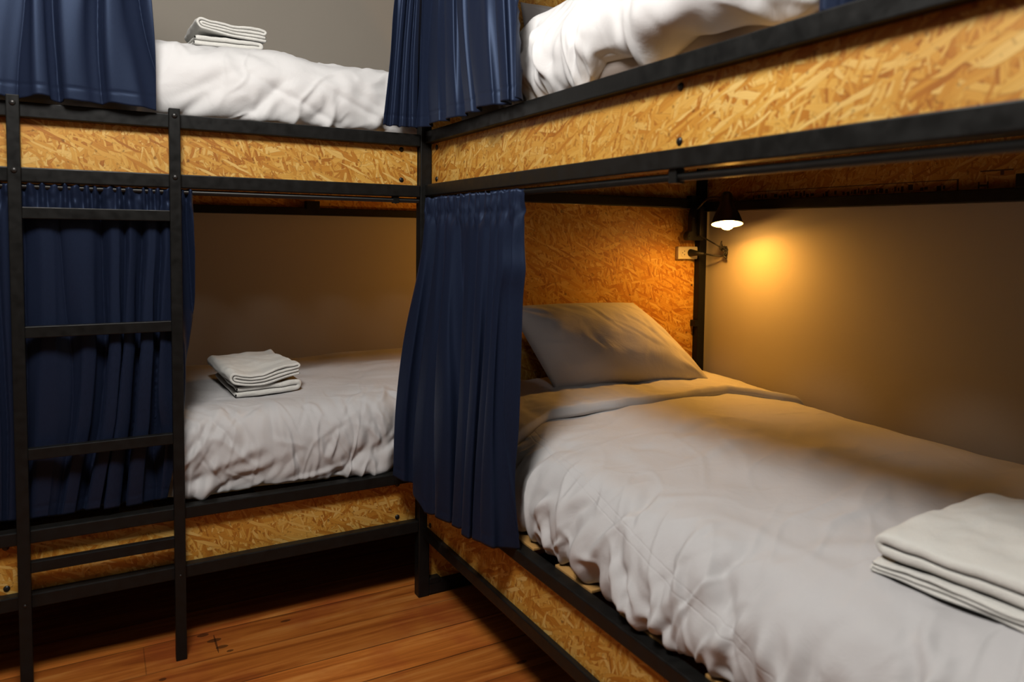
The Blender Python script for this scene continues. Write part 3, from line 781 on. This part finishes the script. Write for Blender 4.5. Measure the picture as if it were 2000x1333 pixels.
# ------------------------------------------------------------------ curtains
def curtain(name, top, bot, nrm, nfold, amp0, amp1, seed, nu=420, nv=150, header=0.0, hemvar=.006, bulge=None, sharp=.35, lap=.25):
    """top(u) and bot(u) give world points; folds push along nrm(u)."""
    u = np.linspace(0, 1, nu); v = np.linspace(0, 1, nv)
    U, Vv = np.meshgrid(u, v, indexing='ij')
    Tp = np.array([top(a) for a in u]); Bp = np.array([bot(a) for a in u]); Nn = np.array([nrm(a) for a in u], float)
    P = Tp[:, None]*(1-Vv[..., None])+Bp[:, None]*Vv[..., None]
    ph = 2*np.pi*nfold*(U+.9/nfold*gnoise(U*nfold*.33, Vv*.5, seed)+.35/nfold*gnoise(U*nfold*.9, Vv*1.1, seed+1))
    saw = 2*np.abs(np.sin(ph/2+.35*np.sin(ph)*gnoise(U*4, Vv*.7, seed+9)))**.62-1
    f = .72*saw+.12*np.sin(ph+.5*np.sin(2*ph+1))+.22*np.sin(ph*.5+1.1+2*gnoise(U*3, Vv*.8, seed+2))
    mod = .45+1.1*np.clip(.5+.9*gnoise(U*nfold*.42, Vv*.7, seed+4), 0, 1)
    A = amp0+(amp1-amp0)*smooth(Vv*1.15)
    d = A*mod*f
    Tg = np.gradient(Tp*.5+Bp*.5, axis=0); Tg[:, 2] = 0; Tg /= np.linalg.norm(Tg, axis=1)[:, None]+1e-9
    lat = A*lap*np.sin(2*ph+.6)*mod
    if header > 0:
        zt = (Tp[:, None, 2]-P[..., 2])
        hd = np.exp(-(np.clip(zt-header, 0, 9)/.03)**2)
        ruff = .007*np.sin(2*np.pi*nfold*2.6*U+3*gnoise(U*14, Vv*0, seed+7))+.004*gnoise(U*60, zt*30, seed+8)
        d = d*(1-.55*hd)+hd*ruff
        pin = np.exp(-((zt-header)/.008)**2); d = d*(1-.35*pin)
        P[..., 2] += hd*np.exp(-(zt/.02)**2)*.006*gnoise(U*45, U*0, seed+6)
    P = P+Nn[:, None]*d[..., None]+Tg[:, None]*lat[..., None]*smooth(Vv*2)[..., None]
    # fold-dependent hem and a stitched hem line
    P[..., 2] += smooth((Vv-.8)/.2)*(hemvar*f*.6+hemvar*gnoise(U*6, U*0, seed+5))
    zb = P[..., 2]-Bp[:, None, 2]
    P += Nn[:, None]*(-.0016*np.exp(-((zb-.035)/.003)**2))[..., None]
    if bulge is not None: P = bulge(U, Vv, P)
    UV = np.stack([U*1.0, Vv*1.0], -1)
    o = link(name, grid_mesh(name, P, UV), SATIN, None, True)
    m = o.modifiers.new('cloth', 'SOLIDIFY'); m.thickness = .0012; m.offset = 0
    return o
GC = 'navy curtains of the bunks'
lerp = lambda a, b, t: a+(b-a)*t
# lower bunk, behind the ladder
def rightA(v): return np.interp(v, [0, .2, .5, .72, .86, 1], [.0, .006, -.004, -.03, -.055, -.075])
def bulA(U, Vv, P):
    P[..., 0] += (np.interp(Vv, [0, .2, .5, .72, .86, 1], [.0, .006, -.004, -.03, -.055, -.075]))*smooth(U)
    return P
cA = curtain('curtain', lambda u: (lerp(-1.42, -.686, u), .012, 1.3745), lambda u: (lerp(-1.42, -.690, u), .050, .463), lambda u: (0, -1, 0), 11, .013, .032, 101, header=.035, hemvar=.012, bulge=bulA)
tag(cA, 'navy satin curtain behind the black ladder, closing half of the lower bunk', 'curtain', GC)
# upper bunk, top left of the photo
cAU = curtain('curtain', lambda u: (lerp(-1.42, -.812, u), -.008, 2.30), lambda u: (lerp(-1.42, -.776, u), -.022, 1.592), lambda u: (0, -1, 0), 7, .018, .020, 111, hemvar=.012)
tag(cAU, 'navy satin curtain of the upper bunk above the ladder, hem on the rail', 'curtain', GC)
# upper corner: the back-wall bed's end of curtain, and the right-wall bed's
cAR = curtain('curtain', lambda u: (lerp(-.050, .022, u), -.026, 2.32), lambda u: (lerp(-.126, -.002, u), -.022, 1.602), lambda u: (0, -1, 0), 3, .009, .012, 121, nu=140, hemvar=.003)
tag(cAR, 'narrow navy curtain gathered at the corner post, left half of the upper corner pair', 'curtain', GC)
cBU = curtain('curtain', lambda u: (.015, lerp(-.060, -.53, u), 2.32), lambda u: (lerp(-.006, .006, u), lerp(-.045, -.678, u), 1.597), lambda u: (-1, 0, 0), 6, .017, .021, 131, nu=320, hemvar=.005)
tag(cBU, 'wide navy curtain on the upper bunk by the right wall, next to the corner post', 'curtain', GC)
# lower corner
def bulB(U, Vv, P):
    k = smooth((Vv-.10)/.8)*np.clip(1-U/.30, 0, 1)**1.2
    P[..., 0] -= .055*k
    t = smooth((U-.965)/.035)
    P[..., 0] += .030*t
    g = np.exp(-((Vv-.22)/.05)**2)*smooth((U-.80)/.1)
    P[..., 1] -= .010*g
    return P
cB = curtain('curtain', lambda u: (.024, lerp(-.032, -.650, u), 1.3735), lambda u: (-.002, lerp(-.05, -.655, u), float(np.interp(u, [0, .12, .2, .45, .7, 1], [.455, .43, .372, .385, .402, .425]))), lambda u: (-1, 0, 0), 7, .016, .036, 141, nu=420, header=.055, hemvar=.015, bulge=bulB)
tag(cB, 'navy pleated curtain on the lower bunk by the right wall, hanging beside the corner post', 'curtain', GC)
# far end of the upper bunk, only its edge shows
cBF = curtain('curtain', lambda u: (.09+.05*u, lerp(-1.50, -1.585, u), 2.32), lambda u: (.09+.05*u, lerp(-1.50, -1.585, u), 1.612), lambda u: (-1, 0, 0), 2, .008, .010, 151, nu=120)
tag(cBF, 'navy curtain bunched past the foot of the upper duvet by the right wall', 'curtain', GC)

# ------------------------------------------------------------------ lamp, socket
LC = Vector((1.16, -.2585, 1.3065)); LAX = Vector((.13, .19, 1.0)).normalized()
lamp = empty('clamp_lamp', LC, 'black clamp spotlight with a glowing bulb at the head of the lower bunk', 'lamp')
outer = [(.0585, 0.0), (.0575, .004), (.053, .020), (.046, .038), (.037, .056), (.029, .072), (.0255, .088), (.0245, .106), (.021, .118), (.012, .126), (.0001, .128)]
shade = link('lamp_shade', lathe_mesh('lamp_shade', outer, LC, LAX, 40), LAMPBLACK, lamp, True)
inner = [(.0582, .0002), (.056, .004), (.0515, .020), (.0445, .038), (.0355, .056), (.0275, .070), (.0001, .073)]
link('lining', lathe_mesh('lining', inner, LC, LAX, 40), LAMPIN, shade, True)
blb = [(.0001, -.0215), (.009, -.0205), (.018, -.016), (.0245, -.007), (.027, .003), (.025, .013), (.020, .024), (.014, .036), (.012, .05), (.0001, .052)]
link('bulb', lathe_mesh('bulb', blb, LC, LAX, 28), BULB, lamp, True)
ll = bpy.data.lights.new('lamp_light', 'AREA'); ll.shape = 'DISK'; ll.size = .045; ll.energy = 2.8; ll.color = (1.0, .45, .06)
lo_ = bpy.data.objects.new('lamp_light', ll); COL.objects.link(lo_); lo_.location = LC-LAX*.0235
lo_.rotation_euler = (-LAX).to_track_quat('-Z', 'Y').to_euler()
tp = LC+LAX*.10
arm = link('arm', tube_mesh('arm', spline([tp+Vector((.004, .018, 0)), tp+Vector((.03, .10, .010)), Vector((1.222, -.075, 1.405)), Vector((1.222, -.03, 1.372))], 24)[0], .0055, 10), LAMPBLACK, lamp, True)
def clamp_mesh():
    bm = bmesh.new()
    pts = [(1.178, 1.243), (1.172, 1.250), (1.1715, 1.263), (1.180, 1.277), (1.194, 1.282), (1.195, 1.345), (1.202, 1.368), (1.215, 1.384), (1.262, 1.384), (1.262, 1.243)]
    vs = [bm.verts.new((x, -.030, z)) for x, z in pts]; f = bm.faces.new(vs)
    ex = bmesh.ops.extrude_face_region(bm, geom=[f])
    for v in ex['geom']:
        if isinstance(v, bmesh.types.BMVert): v.co.y = -.0035
    bmesh.ops.recalc_face_normals(bm, faces=bm.faces[:])
    bmesh.ops.bevel(bm, geom=bm.edges[:], offset=.002, segments=2, affect='EDGES')
    me = bpy.data.meshes.new('clamp'); bm.to_mesh(me); bm.free(); return me
cl = link('clamp', clamp_mesh(), LAMPBLACK, lamp)
box('jaw', (1.221, -.050, 1.262), (1.2345, -.0302, 1.375), LAMPBLACK, cl, .003)
for x, z in ((1.183, 1.259), (1.206, 1.335)): bolt('rivet', (x, -.0305, z), (0, -1, 0), .0035, CHROME, cl)
cord_pts = [(1.250, -.045, 1.189), (1.268, -.075, 1.183), (1.290, -.10, 1.181), (1.300, -.11, 1.192), (1.303, -.105, 1.208), (1.292, -.10, 1.214), (1.276, -.11, 1.209), (1.272, -.115, 1.222), (1.280, -.11, 1.236), (1.287, -.10, 1.228), (1.293, -.105, 1.212), (1.304, -.11, 1.198),
            (1.309, -.10, 1.184), (1.303, -.11, 1.176), (1.297, -.10, 1.190), (1.306, -.11, 1.206), (1.298, -.105, 1.218), (1.280, -.11, 1.214), (1.262, -.10, 1.226), (1.245, -.07, 1.246), (1.235, -.045, 1.262)]
cord_pts = [p if i < 3 or i > 18 else (min(1.284+(p[0]-1.289)*1.3, 1.3155), p[1]-.01, 1.206+(p[2]-1.206)*1.15) for i, p in enumerate(cord_pts)]
link('cord', tube_mesh('cord', spline(cord_pts, 170)[0], .0031, 8), RUBBER, lamp, True)
link('cord_tie', tube_mesh('cord_tie', spline([(1.284, -.118, 1.205), (1.294, -.095, 1.212), (1.304, -.118, 1.216)], 10)[0], .006, 8), RUBBER, lamp, True)
link('plug', tube_mesh('plug', spline([(1.226, .012, 1.191), (1.229, -.012, 1.191), (1.234, -.026, 1.190), (1.243, -.038, 1.1893), (1.251, -.046, 1.189)], 16)[0], np.linspace(.017, .005, 16), 14), RUBBER, lamp, True)

out = empty('wall_socket', (1.21, .027, 1.19), 'cream double wall socket on the headboard below the lamp clamp', 'socket')
box('face_plate', (1.160, .008, 1.165), (1.266, .0278, 1.217), PLASTIC, out, .004)
def ring(cx, cz, r0, r1, y):
    return lathe_mesh('socket_ring', [(r0, -.0005), (r0, .0012), (r1, .0012), (r1, -.0005)], (cx, y, cz), (0, -1, 0), 28)
for cx in (1.190, 1.236):
    rg = link('socket_ring', ring(cx, 1.191, .0155, .0172, .008), PLASTIC, out, True)
    if cx < 1.2:
        for dx, dz in ((-.007, .0), (.004, .007), (.004, -.007)):
            bolt('pin_hole', (cx+dx, .0082, 1.191+dz), (0, -1, 0), .0024, BOLT, rg)

# warm reading lamp of the other lower bunk, hidden behind the headboard
lp = bpy.data.lights.new('second_reading_light', 'POINT'); lp.energy = 6.5; lp.color = (1.0, .47, .08); lp.shadow_soft_size = .05
lo = bpy.data.objects.new('second_reading_light', lp); COL.objects.link(lo); lo.location = (1.05, .65, 1.2)
